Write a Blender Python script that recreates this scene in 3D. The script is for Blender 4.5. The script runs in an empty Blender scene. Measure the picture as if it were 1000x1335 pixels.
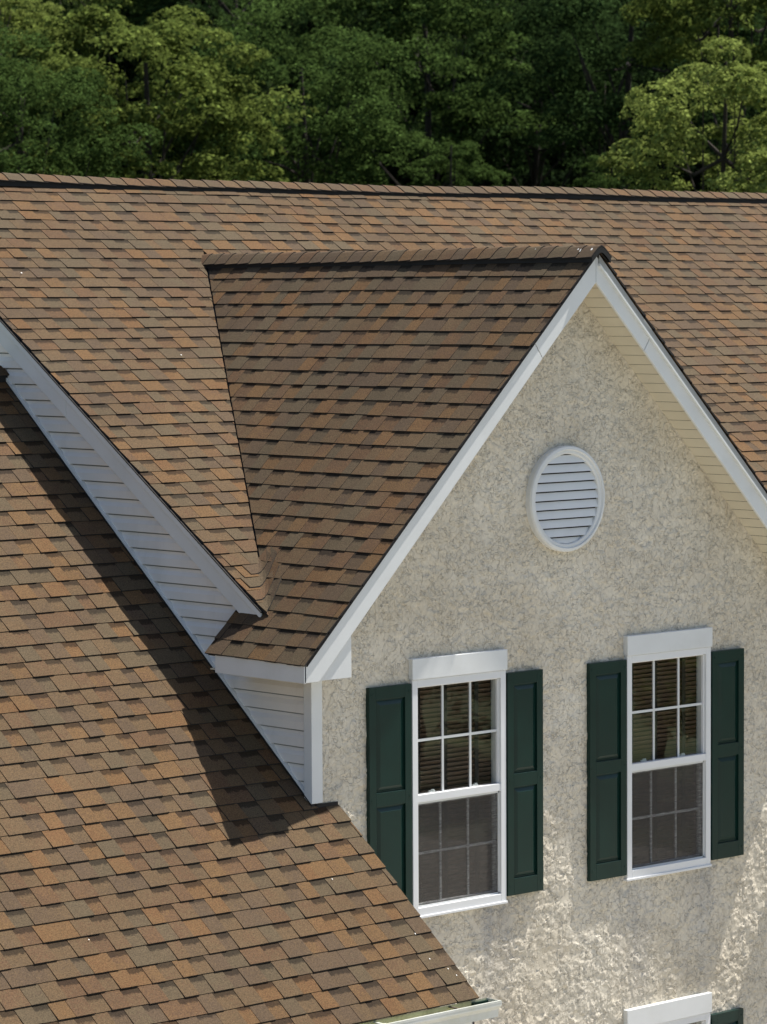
import bpy, math, random
import numpy as np
from mathutils import Vector, Matrix

random.seed(7)
rng = np.random.default_rng(11)
sc = bpy.context.scene
COL = sc.collection

# ------------------------------------------------------------------ camera
cam_d = bpy.data.cameras.new("camera")
cam = bpy.data.objects.new("camera", cam_d)
COL.objects.link(cam)
yaw, pitch, roll = math.radians(42.509), math.radians(3.770), math.radians(0.303)
F = Vector((math.sin(yaw) * math.cos(pitch), math.cos(yaw) * math.cos(pitch), -math.sin(pitch)))
R0 = Vector((math.cos(yaw), -math.sin(yaw), 0.0))
D0 = F.cross(R0)
RR = math.cos(roll) * R0 + math.sin(roll) * D0
DD = -math.sin(roll) * R0 + math.cos(roll) * D0
CAM = Vector((-14.733, -16.776, 3.442))
m = Matrix.Identity(4)
for i in range(3):
    m[i][0] = RR[i]; m[i][1] = -DD[i]; m[i][2] = -F[i]; m[i][3] = CAM[i]
cam.matrix_world = m
cam_d.sensor_fit = 'HORIZONTAL'
cam_d.sensor_width = 24.0
cam_d.lens = 4312.17 * 24.0 / 1000.0
cam_d.clip_start = 0.5
cam_d.clip_end = 2000.0
cam_d.dof.use_dof = True
cam_d.dof.focus_distance = 23.5
cam_d.dof.aperture_fstop = 4.5
sc.camera = cam

# ------------------------------------------------------------------ sky and sun
SUN = Vector((1.0, -0.230, 2.17)).normalized()
SUN_EL = math.asin(SUN.z)
SUN_ROT = math.atan2(SUN.x, SUN.y)
world = bpy.data.worlds.new("World"); sc.world = world; world.use_nodes = True
wn = world.node_tree
sky = wn.nodes.new('ShaderNodeTexSky'); sky.sky_type = 'NISHITA'; sky.sun_disc = False
sky.sun_elevation = SUN_EL; sky.sun_rotation = SUN_ROT
sky.air_density = 1.0; sky.dust_density = 1.5; sky.ozone_density = 1.0
wn.links.new(sky.outputs[0], wn.nodes['Background'].inputs[0])
wn.nodes['Background'].inputs[1].default_value = 0.080
sun_d = bpy.data.lights.new("sun", 'SUN'); sun_d.energy = 4.8; sun_d.angle = math.radians(0.53)
sun_d.color = (1.0, 0.945, 0.86)
sun_o = bpy.data.objects.new("sun", sun_d); COL.objects.link(sun_o)
sun_o.rotation_euler = SUN.to_track_quat('Z', 'Y').to_euler()
sun_o.location = (10, -5, 30)
sc.render.engine = 'CYCLES'
sc.view_settings.view_transform = 'Standard'; sc.view_settings.look = 'None'
sc.view_settings.exposure = 0.72; sc.view_settings.gamma = 1.0
sc.view_settings.use_curve_mapping = False
sc.cycles.max_bounces = 6

# ------------------------------------------------------------------ helpers
def ray(px, py):
    """direction through a pixel of the 1000 x 1335 photograph (unit depth)"""
    return F + RR * ((px - 500) / 4312.17) + DD * ((py - 667.5) / 4312.17)

def empty(name, loc, label=None, cat=None, group=None):
    o = bpy.data.objects.new(name, None); o.location = loc; COL.objects.link(o)
    if label: o['label'] = label
    if cat: o['category'] = cat
    if group: o['group'] = group
    return o

def attach(o, parent):
    """parts keep their vertices in world metres: only the thing's Empty has an offset to undo"""
    o.parent = parent
    if parent.type == 'EMPTY':
        o.matrix_parent_inverse = Matrix.Translation(-parent.location)

class MB:
    def __init__(s):
        s.v = []; s.f = []; s.mi = []; s.tone = []; s.band = []
    def face(s, pts, mi=0, tone=0.0, band=None):
        n = len(s.v); s.v.extend([tuple(p) for p in pts]); s.f.append(tuple(range(n, n + len(pts))))
        s.mi.append(mi); s.tone.append(tone); s.band.extend(band if band else [0.0] * len(pts))
    def box(s, x0, x1, y0, y1, z0, z1, mi=0):
        n = len(s.v)
        s.v.extend([(x0,y0,z0),(x1,y0,z0),(x1,y1,z0),(x0,y1,z0),(x0,y0,z1),(x1,y0,z1),(x1,y1,z1),(x0,y1,z1)])
        for f in ((0,3,2,1),(4,5,6,7),(0,1,5,4),(1,2,6,5),(2,3,7,6),(3,0,4,7)):
            s.f.append(tuple(n + i for i in f)); s.mi.append(mi); s.tone.append(0.0)
        s.band.extend([0.0] * 8)
    def prism(s, poly, a, b, axis='y', mi=0):
        """poly: 2D points; axis y: (x,z) extruded from y=a to y=b; axis x: (y,z); axis z: (x,y)"""
        def P(p, t):
            return (p[0], t, p[1]) if axis == 'y' else ((t, p[0], p[1]) if axis == 'x' else (p[0], p[1], t))
        n = len(s.v); k = len(poly)
        s.v.extend([P(p, a) for p in poly] + [P(p, b) for p in poly]); s.band.extend([0.0] * 2 * k)
        fs = [tuple(n + i for i in range(k)), tuple(n + k + i for i in reversed(range(k)))]
        for i in range(k):
            j = (i + 1) % k
            fs.append((n + i, n + k + i, n + k + j, n + j))
        for f in fs:
            s.f.append(f); s.mi.append(mi); s.tone.append(0.0)
    def build(s, name, mats, parent=None, bevel=0.0, fix=True, attrs=False, shade=False):
        me = bpy.data.meshes.new(name)
        me.from_pydata(s.v, [], s.f)
        if not isinstance(mats, (list, tuple)): mats = [mats]
        for m_ in mats: me.materials.append(m_)
        if len(mats) > 1: me.polygons.foreach_set('material_index', s.mi)
        if attrs:
            a = me.attributes.new('tone', 'FLOAT', 'FACE'); a.data.foreach_set('value', s.tone)
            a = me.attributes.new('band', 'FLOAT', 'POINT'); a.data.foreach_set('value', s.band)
        if fix:
            import bmesh
            bm = bmesh.new(); bm.from_mesh(me); bmesh.ops.recalc_face_normals(bm, faces=bm.faces); bm.to_mesh(me); bm.free()
        if shade: me.polygons.foreach_set('use_smooth', [True] * len(me.polygons))
        me.update()
        o = bpy.data.objects.new(name, me); COL.objects.link(o)
        if parent is not None: attach(o, parent)
        if bevel:
            b = o.modifiers.new('bevel', 'BEVEL'); b.width = bevel; b.segments = 2; b.limit_method = 'ANGLE'
        return o

def clip(poly, a, b, c):
    """keep the part of poly where a*u + b*v <= c"""
    out = []
    for i in range(len(poly)):
        p, q = poly[i], poly[(i + 1) % len(poly)]
        dp = a * p[0] + b * p[1] - c; dq = a * q[0] + b * q[1] - c
        if dp <= 0: out.append(p)
        if (dp < 0 < dq) or (dq < 0 < dp):
            t = dp / (dp - dq); out.append((p[0] + t * (q[0] - p[0]), p[1] + t * (q[1] - p[1])))
    return out

def area(poly):
    return 0.5 * abs(sum(poly[i][0] * poly[(i + 1) % len(poly)][1] - poly[(i + 1) % len(poly)][0] * poly[i][1] for i in range(len(poly))))

# ------------------------------------------------------------------ noise in numpy
_perm = rng.random((256, 256)).astype(np.float32)
def vnoise(x, y, seed=0):
    x = x + seed * 17.31; y = y + seed * 9.77
    xi = np.floor(x).astype(int); yi = np.floor(y).astype(int)
    fx = x - xi; fy = y - yi
    fx = fx * fx * fx * (fx * (fx * 6 - 15) + 10); fy = fy * fy * fy * (fy * (fy * 6 - 15) + 10)
    g = lambda a, b: _perm[a & 255, b & 255]
    return (g(xi, yi) * (1 - fx) + g(xi + 1, yi) * fx) * (1 - fy) + (g(xi, yi + 1) * (1 - fx) + g(xi + 1, yi + 1) * fx) * fy
def sstep(a, b, x):
    t = np.clip((x - a) / (b - a), 0, 1); return t * t * (3 - 2 * t)

# ------------------------------------------------------------------ materials
def nmat(name):
    mt = bpy.data.materials.new(name); mt.use_nodes = True
    return mt, mt.node_tree.nodes, mt.node_tree.links, mt.node_tree.nodes['Principled BSDF']

def plain(name, col, rough=0.5, var=0.06, scale=6.0, bump=0.0, bscale=60.0, spec=0.5, dirt=None, dscale=1.5, dlo=0.5, dhi=0.75, dmax=0.5, streak=False):
    mt, n, l, b = nmat(name)
    tc = n.new('ShaderNodeTexCoord'); src = tc.outputs['Object']
    no = n.new('ShaderNodeTexNoise'); no.inputs['Scale'].default_value = scale; no.inputs['Detail'].default_value = 5
    l.new(src, no.inputs['Vector'])
    mr = n.new('ShaderNodeMapRange'); mr.inputs['To Min'].default_value = 1 - var; mr.inputs['To Max'].default_value = 1 + var
    mr.inputs['From Min'].default_value = 0.3; mr.inputs['From Max'].default_value = 0.7
    l.new(no.outputs['Fac'], mr.inputs['Value'])
    mul = n.new('ShaderNodeMix'); mul.data_type = 'RGBA'; mul.blend_type = 'MULTIPLY'; mul.inputs['Factor'].default_value = 1
    mul.inputs['A'].default_value = (*col, 1); l.new(mr.outputs[0], mul.inputs['B'])
    out = mul.outputs['Result']
    if dirt:
        d = n.new('ShaderNodeTexNoise'); d.inputs['Scale'].default_value = dscale; d.inputs['Detail'].default_value = 8; d.inputs['Roughness'].default_value = 0.7
        if streak:
            mp = n.new('ShaderNodeMapping'); mp.inputs['Scale'].default_value = (6, 6, 0.5); l.new(src, mp.inputs['Vector']); l.new(mp.outputs[0], d.inputs['Vector'])
        else: l.new(src, d.inputs['Vector'])
        dr = n.new('ShaderNodeMapRange'); dr.inputs['From Min'].default_value = dlo; dr.inputs['From Max'].default_value = dhi; dr.inputs['To Max'].default_value = dmax
        l.new(d.outputs['Fac'], dr.inputs['Value'])
        mx = n.new('ShaderNodeMix'); mx.data_type = 'RGBA'; mx.inputs['B'].default_value = (*dirt, 1)
        l.new(dr.outputs[0], mx.inputs['Factor']); l.new(out, mx.inputs['A']); out = mx.outputs['Result']
    l.new(out, b.inputs['Base Color'])
    b.inputs['Roughness'].default_value = rough; b.inputs['Specular IOR Level'].default_value = spec
    if bump:
        bn = n.new('ShaderNodeTexNoise'); bn.inputs['Scale'].default_value = bscale; bn.inputs['Detail'].default_value = 4; l.new(src, bn.inputs['Vector'])
        bp = n.new('ShaderNodeBump'); bp.inputs['Strength'].default_value = bump; bp.inputs['Distance'].default_value = 0.004
        l.new(bn.outputs['Fac'], bp.inputs['Height']); l.new(bp.outputs[0], b.inputs['Normal'])
    return mt

def shingle_mat():
    mt, n, l, b = nmat("asphalt_granules")
    tc = n.new('ShaderNodeTexCoord'); src = tc.outputs['Object']
    at = n.new('ShaderNodeAttribute'); at.attribute_name = 'tone'
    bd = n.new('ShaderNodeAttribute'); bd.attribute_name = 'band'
    # blend drops: the colour of a tab drifts a little with the granule mix
    big = n.new('ShaderNodeTexNoise'); big.inputs['Scale'].default_value = 7; big.inputs['Detail'].default_value = 3; l.new(src, big.inputs['Vector'])
    ad = n.new('ShaderNodeMath'); ad.operation = 'MULTIPLY_ADD'; ad.inputs[1].default_value = 0.34; l.new(big.outputs['Fac'], ad.inputs[0])
    sb = n.new('ShaderNodeMath'); sb.operation = 'SUBTRACT'; sb.inputs[1].default_value = 0.17; l.new(at.outputs['Fac'], sb.inputs[0]); l.new(sb.outputs[0], ad.inputs[2])
    cr = n.new('ShaderNodeValToRGB'); e = cr.color_ramp; e.interpolation = 'LINEAR'
    K = 0.575
    cols = [(0.0, (0.145, 0.113, 0.071)), (0.14, (0.158, 0.119, 0.072)), (0.20, (0.138, 0.098, 0.066)), (0.34, (0.150, 0.104, 0.065)),
            (0.40, (0.166, 0.116, 0.067)), (0.54, (0.186, 0.125, 0.068)), (0.60, (0.160, 0.098, 0.058)), (0.70, (0.182, 0.107, 0.058)),
            (0.76, (0.203, 0.127, 0.062)), (0.88, (0.220, 0.131, 0.061)), (1.0, (0.205, 0.112, 0.053))]
    cols = [(p, (c[0] * K * .96, c[1] * K * .93, c[2] * K * .89)) for p, c in cols]
    e.elements[0].position = 0; e.elements[0].color = (*cols[0][1], 1)
    e.elements[1].position = 1; e.elements[1].color = (*cols[-1][1], 1)
    for p, c in cols[1:-1]:
        q = e.elements.new(p); q.color = (*c, 1)
    # every tab is a blend: single granules stray from its main colour
    gn = n.new('ShaderNodeTexNoise'); gn.inputs['Scale'].default_value = 75; gn.inputs['Detail'].default_value = 3; gn.inputs['Roughness'].default_value = .7; l.new(src, gn.inputs['Vector'])
    gj = n.new('ShaderNodeMath'); gj.operation = 'MULTIPLY_ADD'; gj.inputs[1].default_value = .7; l.new(gn.outputs['Fac'], gj.inputs[0])
    gs = n.new('ShaderNodeMath'); gs.operation = 'SUBTRACT'; gs.inputs[1].default_value = .35; l.new(ad.outputs[0], gs.inputs[0]); l.new(gs.outputs[0], gj.inputs[2])
    l.new(gj.outputs[0], cr.inputs[0])
    # granule speckle
    gr = n.new('ShaderNodeTexNoise'); gr.inputs['Scale'].default_value = 130; gr.inputs['Detail'].default_value = 4; l.new(src, gr.inputs['Vector'])
    g1 = n.new('ShaderNodeMapRange'); g1.inputs['From Min'].default_value = 0.3; g1.inputs['From Max'].default_value = 0.7; g1.inputs['To Min'].default_value = 0.58; g1.inputs['To Max'].default_value = 1.42
    l.new(gr.outputs['Fac'], g1.inputs['Value'])
    # uneven weathering
    w1 = n.new('ShaderNodeTexNoise'); w1.inputs['Scale'].default_value = 1.1; w1.inputs['Detail'].default_value = 6; l.new(src, w1.inputs['Vector'])
    g2 = n.new('ShaderNodeMapRange'); g2.inputs['From Min'].default_value = 0.3; g2.inputs['From Max'].default_value = 0.7; g2.inputs['To Min'].default_value = 0.88; g2.inputs['To Max'].default_value = 1.1
    l.new(w1.outputs['Fac'], g2.inputs['Value'])
    mm = n.new('ShaderNodeMath'); mm.operation = 'MULTIPLY'; l.new(g1.outputs[0], mm.inputs[0]); l.new(g2.outputs[0], mm.inputs[1])
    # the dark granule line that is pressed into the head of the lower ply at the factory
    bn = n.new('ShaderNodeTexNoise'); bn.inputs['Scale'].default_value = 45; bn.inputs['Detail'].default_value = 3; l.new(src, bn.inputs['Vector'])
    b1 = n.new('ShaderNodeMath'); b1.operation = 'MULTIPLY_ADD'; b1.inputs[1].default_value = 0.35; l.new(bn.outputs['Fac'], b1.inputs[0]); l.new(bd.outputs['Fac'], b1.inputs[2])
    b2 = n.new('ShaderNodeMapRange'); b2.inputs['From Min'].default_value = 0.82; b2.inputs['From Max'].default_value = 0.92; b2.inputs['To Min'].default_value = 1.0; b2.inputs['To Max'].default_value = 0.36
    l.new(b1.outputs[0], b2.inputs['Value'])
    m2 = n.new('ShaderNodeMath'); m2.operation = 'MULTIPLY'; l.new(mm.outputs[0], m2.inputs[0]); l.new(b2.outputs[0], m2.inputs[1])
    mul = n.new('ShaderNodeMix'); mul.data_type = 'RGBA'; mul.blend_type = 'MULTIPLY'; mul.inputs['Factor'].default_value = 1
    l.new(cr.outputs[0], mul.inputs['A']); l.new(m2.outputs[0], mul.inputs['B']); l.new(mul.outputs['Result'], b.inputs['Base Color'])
    b.inputs['Roughness'].default_value = 0.92; b.inputs['Specular IOR Level'].default_value = 0.2
    bp = n.new('ShaderNodeBump'); bp.inputs['Strength'].default_value = 0.55; bp.inputs['Distance'].default_value = 0.002
    l.new(gr.outputs['Fac'], bp.inputs['Height']); l.new(bp.outputs[0], b.inputs['Normal'])
    return mt

def stucco_mat():
    mt, n, l, b = nmat("troweled_stucco")
    tc = n.new('ShaderNodeTexCoord'); src = tc.outputs['Object']
    no = n.new('ShaderNodeTexNoise'); no.inputs['Scale'].default_value = 1.3; no.inputs['Detail'].default_value = 7; no.inputs['Roughness'].default_value = 0.65; l.new(src, no.inputs['Vector'])
    cr = n.new('ShaderNodeValToRGB'); e = cr.color_ramp
    e.elements[0].position = 0.3; e.elements[0].color = (0.56, 0.50, 0.395, 1)
    e.elements[1].position = 0.7; e.elements[1].color = (0.72, 0.672, 0.57, 1)
    l.new(no.outputs['Fac'], cr.inputs[0])
    # fine sand and small pock marks
    f1 = n.new('ShaderNodeTexNoise'); f1.inputs['Scale'].default_value = 34; f1.inputs['Detail'].default_value = 6; f1.inputs['Roughness'].default_value = 0.7; l.new(src, f1.inputs['Vector'])
    r1 = n.new('ShaderNodeMapRange'); r1.inputs['From Min'].default_value = 0.3; r1.inputs['From Max'].default_value = 0.7; r1.inputs['To Min'].default_value = 0.86; r1.inputs['To Max'].default_value = 1.12
    l.new(f1.outputs['Fac'], r1.inputs['Value'])
    mul = n.new('ShaderNodeMix'); mul.data_type = 'RGBA'; mul.blend_type = 'MULTIPLY'; mul.inputs['Factor'].default_value = 1
    l.new(cr.outputs[0], mul.inputs['A']); l.new(r1.outputs[0], mul.inputs['B'])
    def math_(op, a_, b_=None, c_=None, clamp=False):
        q = n.new('ShaderNodeMath'); q.operation = op; q.use_clamp = clamp
        for i_, v_ in enumerate((a_, b_, c_)):
            if v_ is None: continue
            if isinstance(v_, (int, float)): q.inputs[i_].default_value = v_
            else: l.new(v_, q.inputs[i_])
        return q.outputs[0]
    # rain streaks that run down from the ends of the sills, and dust caught on the lower trowel edges
    sx = n.new('ShaderNodeSeparateXYZ'); l.new(src, sx.inputs[0])
    mp = n.new('ShaderNodeMapping'); mp.inputs['Scale'].default_value = (9, 9, .7); l.new(src, mp.inputs['Vector'])
    sn = n.new('ShaderNodeTexNoise'); sn.inputs['Scale'].default_value = 1; sn.inputs['Detail'].default_value = 5; l.new(mp.outputs[0], sn.inputs['Vector'])
    m_ = None
    for xc_ in (.95, 1.69, 3.17, 3.90):
        d_ = math_('ABSOLUTE', math_('SUBTRACT', sx.outputs[0], xc_)); k_ = math_('SUBTRACT', 1.0, math_('DIVIDE', d_, .26), clamp=True)
        m_ = k_ if m_ is None else math_('MAXIMUM', m_, k_)
    v_ = math_('MULTIPLY', math_('MULTIPLY_ADD', sx.outputs[2], .8, 1.7, clamp=True), math_('LESS_THAN', sx.outputs[2], -.9))
    st_ = math_('MULTIPLY', math_('MULTIPLY', m_, v_), math_('MULTIPLY_ADD', sn.outputs['Fac'], 3.0, -.9, clamp=True))
    mx_ = n.new('ShaderNodeMix'); mx_.data_type = 'RGBA'; mx_.inputs['B'].default_value = (.30, .31, .33, 1)
    l.new(math_('MULTIPLY', st_, .75), mx_.inputs['Factor']); l.new(mul.outputs['Result'], mx_.inputs['A'])
    l.new(mx_.outputs['Result'], b.inputs['Base Color'])
    b.inputs['Roughness'].default_value = 0.9; b.inputs['Specular IOR Level'].default_value = 0.25
    f2 = n.new('ShaderNodeTexNoise'); f2.inputs['Scale'].default_value = 75; f2.inputs['Detail'].default_value = 5; l.new(src, f2.inputs['Vector'])
    # thin trowel skins: sharp little steps, finer than the modelled relief
    hs = None
    mk = n.new('ShaderNodeTexNoise'); mk.inputs['Scale'].default_value = 6; mk.inputs['Detail'].default_value = 2; l.new(src, mk.inputs['Vector'])
    for sc_, lo, hi, amp, ml, mh in ((8, .49, .503, 1.0, .40, .54), (12.5, .50, .513, 1.0, .60, .46), (20, .50, .52, .5, .42, .54)):
        tn = n.new('ShaderNodeTexNoise'); tn.inputs['Scale'].default_value = sc_; tn.inputs['Detail'].default_value = 5; tn.inputs['Roughness'].default_value = .55; l.new(src, tn.inputs['Vector'])
        tr = n.new('ShaderNodeMapRange'); tr.inputs['From Min'].default_value = lo; tr.inputs['From Max'].default_value = hi; tr.inputs['To Max'].default_value = amp; l.new(tn.outputs['Fac'], tr.inputs['Value'])
        mr = n.new('ShaderNodeMapRange'); mr.inputs['From Min'].default_value = ml; mr.inputs['From Max'].default_value = mh; l.new(mk.outputs['Fac'], mr.inputs['Value'])
        mu = n.new('ShaderNodeMath'); mu.operation = 'MULTIPLY'; l.new(tr.outputs[0], mu.inputs[0]); l.new(mr.outputs[0], mu.inputs[1])
        if hs is None: hs = mu.outputs[0]
        else:
            a_ = n.new('ShaderNodeMath'); a_.operation = 'ADD'; l.new(hs, a_.inputs[0]); l.new(mu.outputs[0], a_.inputs[1]); hs = a_.outputs[0]
    b3 = n.new('ShaderNodeBump'); b3.inputs['Strength'].default_value = 0.85; b3.inputs['Distance'].default_value = 0.012; l.new(hs, b3.inputs['Height'])
    bp = n.new('ShaderNodeBump'); bp.inputs['Strength'].default_value = 0.4; bp.inputs['Distance'].default_value = 0.003
    l.new(b3.outputs[0], bp.inputs['Normal'])
    l.new(f2.outputs['Fac'], bp.inputs['Height']); l.new(bp.outputs[0], b.inputs['Normal'])
    return mt

def glass_mat():
    mt, n, l, b = nmat("window_glass"); n.remove(b)
    out = n['Material Output']
    tr = n.new('ShaderNodeBsdfTransparent'); tr.inputs[0].default_value = (0.93, 0.94, 0.92, 1)
    gl = n.new('ShaderNodeBsdfGlossy'); gl.inputs['Roughness'].default_value = 0.015
    fr = n.new('ShaderNodeFresnel'); fr.inputs['IOR'].default_value = 2.1        # two panes, four faces
    no = n.new('ShaderNodeTexNoise'); no.inputs['Scale'].default_value = 1.6; tc = n.new('ShaderNodeTexCoord'); l.new(tc.outputs['Object'], no.inputs['Vector'])
    bp = n.new('ShaderNodeBump'); bp.inputs['Strength'].default_value = 0.15; bp.inputs['Distance'].default_value = 0.01
    l.new(no.outputs['Fac'], bp.inputs['Height']); l.new(bp.outputs[0], gl.inputs['Normal'])
    ge = n.new('ShaderNodeNewGeometry'); fm = n.new('ShaderNodeMath'); fm.operation = 'SUBTRACT'; fm.use_clamp = True
    l.new(fr.outputs[0], fm.inputs[0]); l.new(ge.outputs['Backfacing'], fm.inputs[1])      # no total reflection inside the thin sheet
    mx = n.new('ShaderNodeMixShader'); l.new(fm.outputs[0], mx.inputs[0]); l.new(tr.outputs[0], mx.inputs[1]); l.new(gl.outputs[0], mx.inputs[2])
    l.new(mx.outputs[0], out.inputs['Surface'])
    return mt

def screen_mat():
    mt, n, l, b = nmat("insect_screen"); n.remove(b)
    out = n['Material Output']
    tr = n.new('ShaderNodeBsdfTransparent')
    df = n.new('ShaderNodeBsdfDiffuse')
    tc = n.new('ShaderNodeTexCoord')
    no = n.new('ShaderNodeTexNoise'); no.inputs['Scale'].default_value = 1; no.inputs['Detail'].default_value = 4
    mp = n.new('ShaderNodeMapping'); mp.inputs['Scale'].default_value = (14, 14, 110); l.new(tc.outputs['Object'], mp.inputs['Vector']); l.new(mp.outputs[0], no.inputs['Vector'])
    mr = n.new('ShaderNodeMapRange'); mr.inputs['From Min'].default_value = 0.3; mr.inputs['From Max'].default_value = 0.7; mr.inputs['To Min'].default_value = 0.22; mr.inputs['To Max'].default_value = 0.52
    l.new(no.outputs['Fac'], mr.inputs['Value'])
    # lint and splashed specks that cling to the mesh
    sp = n.new('ShaderNodeTexNoise'); sp.inputs['Scale'].default_value = 110; sp.inputs['Detail'].default_value = 3; l.new(tc.outputs['Object'], sp.inputs['Vector'])
    s1 = n.new('ShaderNodeMapRange'); s1.inputs['From Min'].default_value = 0.66; s1.inputs['From Max'].default_value = 0.72; l.new(sp.outputs['Fac'], s1.inputs['Value'])
    cx = n.new('ShaderNodeMix'); cx.data_type = 'RGBA'; cx.inputs['A'].default_value = (0.105, 0.098, 0.090, 1); cx.inputs['B'].default_value = (0.3, 0.29, 0.27, 1)
    l.new(s1.outputs[0], cx.inputs['Factor']); l.new(cx.outputs['Result'], df.inputs[0])
    mx = n.new('ShaderNodeMixShader'); l.new(mr.outputs[0], mx.inputs[0]); l.new(tr.outputs[0], mx.inputs[1]); l.new(df.outputs[0], mx.inputs[2])
    l.new(mx.outputs[0], out.inputs['Surface'])
    return mt

def leaf_mat():
    mt, n, l, b = nmat("leaf_green"); n.remove(b)
    out = n['Material Output']
    at = n.new('ShaderNodeAttribute'); at.attribute_name = 'tone'
    oi = n.new('ShaderNodeObjectInfo')
    mr = n.new('ShaderNodeMapRange'); mr.clamp = False; mr.inputs['To Min'].default_value = 0.40; mr.inputs['To Max'].default_value = 1.6; l.new(at.outputs['Fac'], mr.inputs['Value'])
    mul = n.new('ShaderNodeMix'); mul.data_type = 'RGBA'; mul.blend_type = 'MULTIPLY'; mul.inputs['Factor'].default_value = 1
    l.new(oi.outputs['Color'], mul.inputs['A']); l.new(mr.outputs[0], mul.inputs['B'])
    df = n.new('ShaderNodeBsdfDiffuse'); l.new(mul.outputs['Result'], df.inputs[0])
    tl = n.new('ShaderNodeBsdfTranslucent'); l.new(mul.outputs['Result'], tl.inputs[0])
    m1 = n.new('ShaderNodeMixShader'); m1.inputs[0].default_value = 0.38; l.new(df.outputs[0], m1.inputs[1]); l.new(tl.outputs[0], m1.inputs[2])
    l.new(m1.outputs[0], out.inputs['Surface'])
    return mt

M = dict(
    shingle=shingle_mat(),
    edge=plain("asphalt_edge", (0.018, 0.016, 0.015), 0.9, 0.2),
    felt=plain("black_felt", (0.016, 0.015, 0.015), 0.9, 0.2),
    vent=plain("black_vent", (0.010, 0.010, 0.010), 0.8, 0.2),
    stucco=stucco_mat(),
    white=plain("white_aluminium", (0.69, 0.71, 0.715), 0.42, 0.035, 3.0, bump=0.05, bscale=14, dirt=(0.45, 0.44, 0.40), dscale=2.2, dlo=0.52, dhi=0.85, dmax=0.30),
    vinyl=plain("white_vinyl_siding", (0.82, 0.79, 0.755), 0.5, 0.03, 3.0, bump=0.12, bscale=7, dirt=(0.42, 0.40, 0.36), dscale=1.0, dlo=0.5, dhi=0.9, dmax=0.30, streak=True),
    frame=plain("white_window_vinyl", (0.72, 0.735, 0.75), 0.4, 0.02, 4.0),
    grid=plain("grey_white_glazing_bar", (0.62, 0.64, 0.64), 0.5, 0.04),
    soffit=plain("cream_soffit_vinyl", (0.62, 0.57, 0.45), 0.6, 0.04, 4.0, dirt=(0.36, 0.31, 0.2), dscale=2, dlo=0.5, dhi=0.8, dmax=0.35),
    drip_lap_shade=plain("grey_drip_and_lap_shade", (0.33, 0.34, 0.34), 0.5, 0.06),
    green=plain("dark_green_shutter", (0.002, 0.022, 0.017), 0.36, 0.12, 5.0, bump=0.06, bscale=40, spec=0.35),
    blind=plain("brown_wood_blind", (0.075, 0.042, 0.024), 0.5, 0.18, 12.0),
    tape_gap_shade=plain("dark_tape_and_gap_shade", (0.02, 0.015, 0.012), 0.9, 0.1),
    room=plain("dark_room", (0.03, 0.026, 0.022), 0.9, 0.1),
    gutter=plain("pale_gutter", (0.60, 0.62, 0.60), 0.4, 0.05, dirt=(0.35, 0.36, 0.22), dscale=3, dlo=0.45, dhi=0.7, dmax=0.5),
    gutter_in=plain("stained_gutter_inside", (0.55, 0.55, 0.36), 0.6, 0.12, 5.0, dirt=(0.16, 0.14, 0.07), dscale=7, dlo=0.5, dhi=0.7, dmax=0.8),
    debris=plain("dead_leaf", (0.06, 0.045, 0.03), 0.9, 0.3),
    paint=plain("white_paint_drip", (0.7, 0.7, 0.68), 0.6, 0.05),
    glass=glass_mat(), screen=screen_mat(), leaf=leaf_mat(),
    bark=plain("grey_brown_bark", (0.028, 0.022, 0.016), 0.95, 0.3, 4.0, bump=0.8, bscale=9),
    ground=plain("meadow_grass", (0.050, 0.078, 0.026), 0.95, 0.35, 0.6, bump=0.6, bscale=3, dirt=(0.09, 0.08, 0.045), dscale=0.2, dlo=0.5, dhi=0.7, dmax=0.6),
    bounce_yard=plain("pale_bounce_yard", (0.40, 0.375, 0.325), 0.95, 0.15, 1.5, bump=0.5, bscale=20),
    forest=plain("shaded_forest_floor", (0.012, 0.018, 0.006), 1.0, 0.4, 0.5, bump=0.6, bscale=2, spec=0.0),  # floor colour darkened to carry the shade under the trees
)

# ------------------------------------------------------------------ key measurements (metres; z = 0 at the foot of the corner board)
GZ = -3.95                                   # ground
OV = 0.29                                    # gable overhang
XC, GC, GS = 2.458, 1.335, 0.983             # gable centre; gable roof surface z = GC + GS*X, mirrored on the right
GW = 2 * XC                                  # width of the stucco gable wall
MS, MC = 0.667, 1.0077                       # main roof surface z = MS*Y + MC
RY = 5.06                                    # main ridge
LS, LC = 0.821, -0.030                       # wing roof surface z = LS*Y + LC
LRY, LEY = 3.535, -1.39                      # wing ridge and eave
MXL, MXR = -0.10, 13.5                       # main roof rake ends

# ================================================================== GROUND AND HILL
def ter(x, y):
    """terrain height: flat round the house, a wooded hill behind it"""
    d = (x * F.x + y * F.y) / math.hypot(F.x, F.y)
    t = np.clip((d - 28) / 150, 0, 1)
    return GZ + 34 * t * t * (3 - 2 * t) + 1.2 * np.sin(x * 0.05 + 1) * np.sin(y * 0.043) * np.clip((d - 28) / 40, 0, 1)

def grid_mesh(name, X, Y, Z, mat):
    ny, nx = X.shape
    v = np.stack([X, Y, Z], -1).reshape(-1, 3)
    idx = np.arange(ny * nx).reshape(ny, nx)
    f = np.stack([idx[:-1, :-1], idx[:-1, 1:], idx[1:, 1:], idx[1:, :-1]], -1).reshape(-1, 4)
    return quads(name, v, f, mat)

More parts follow.
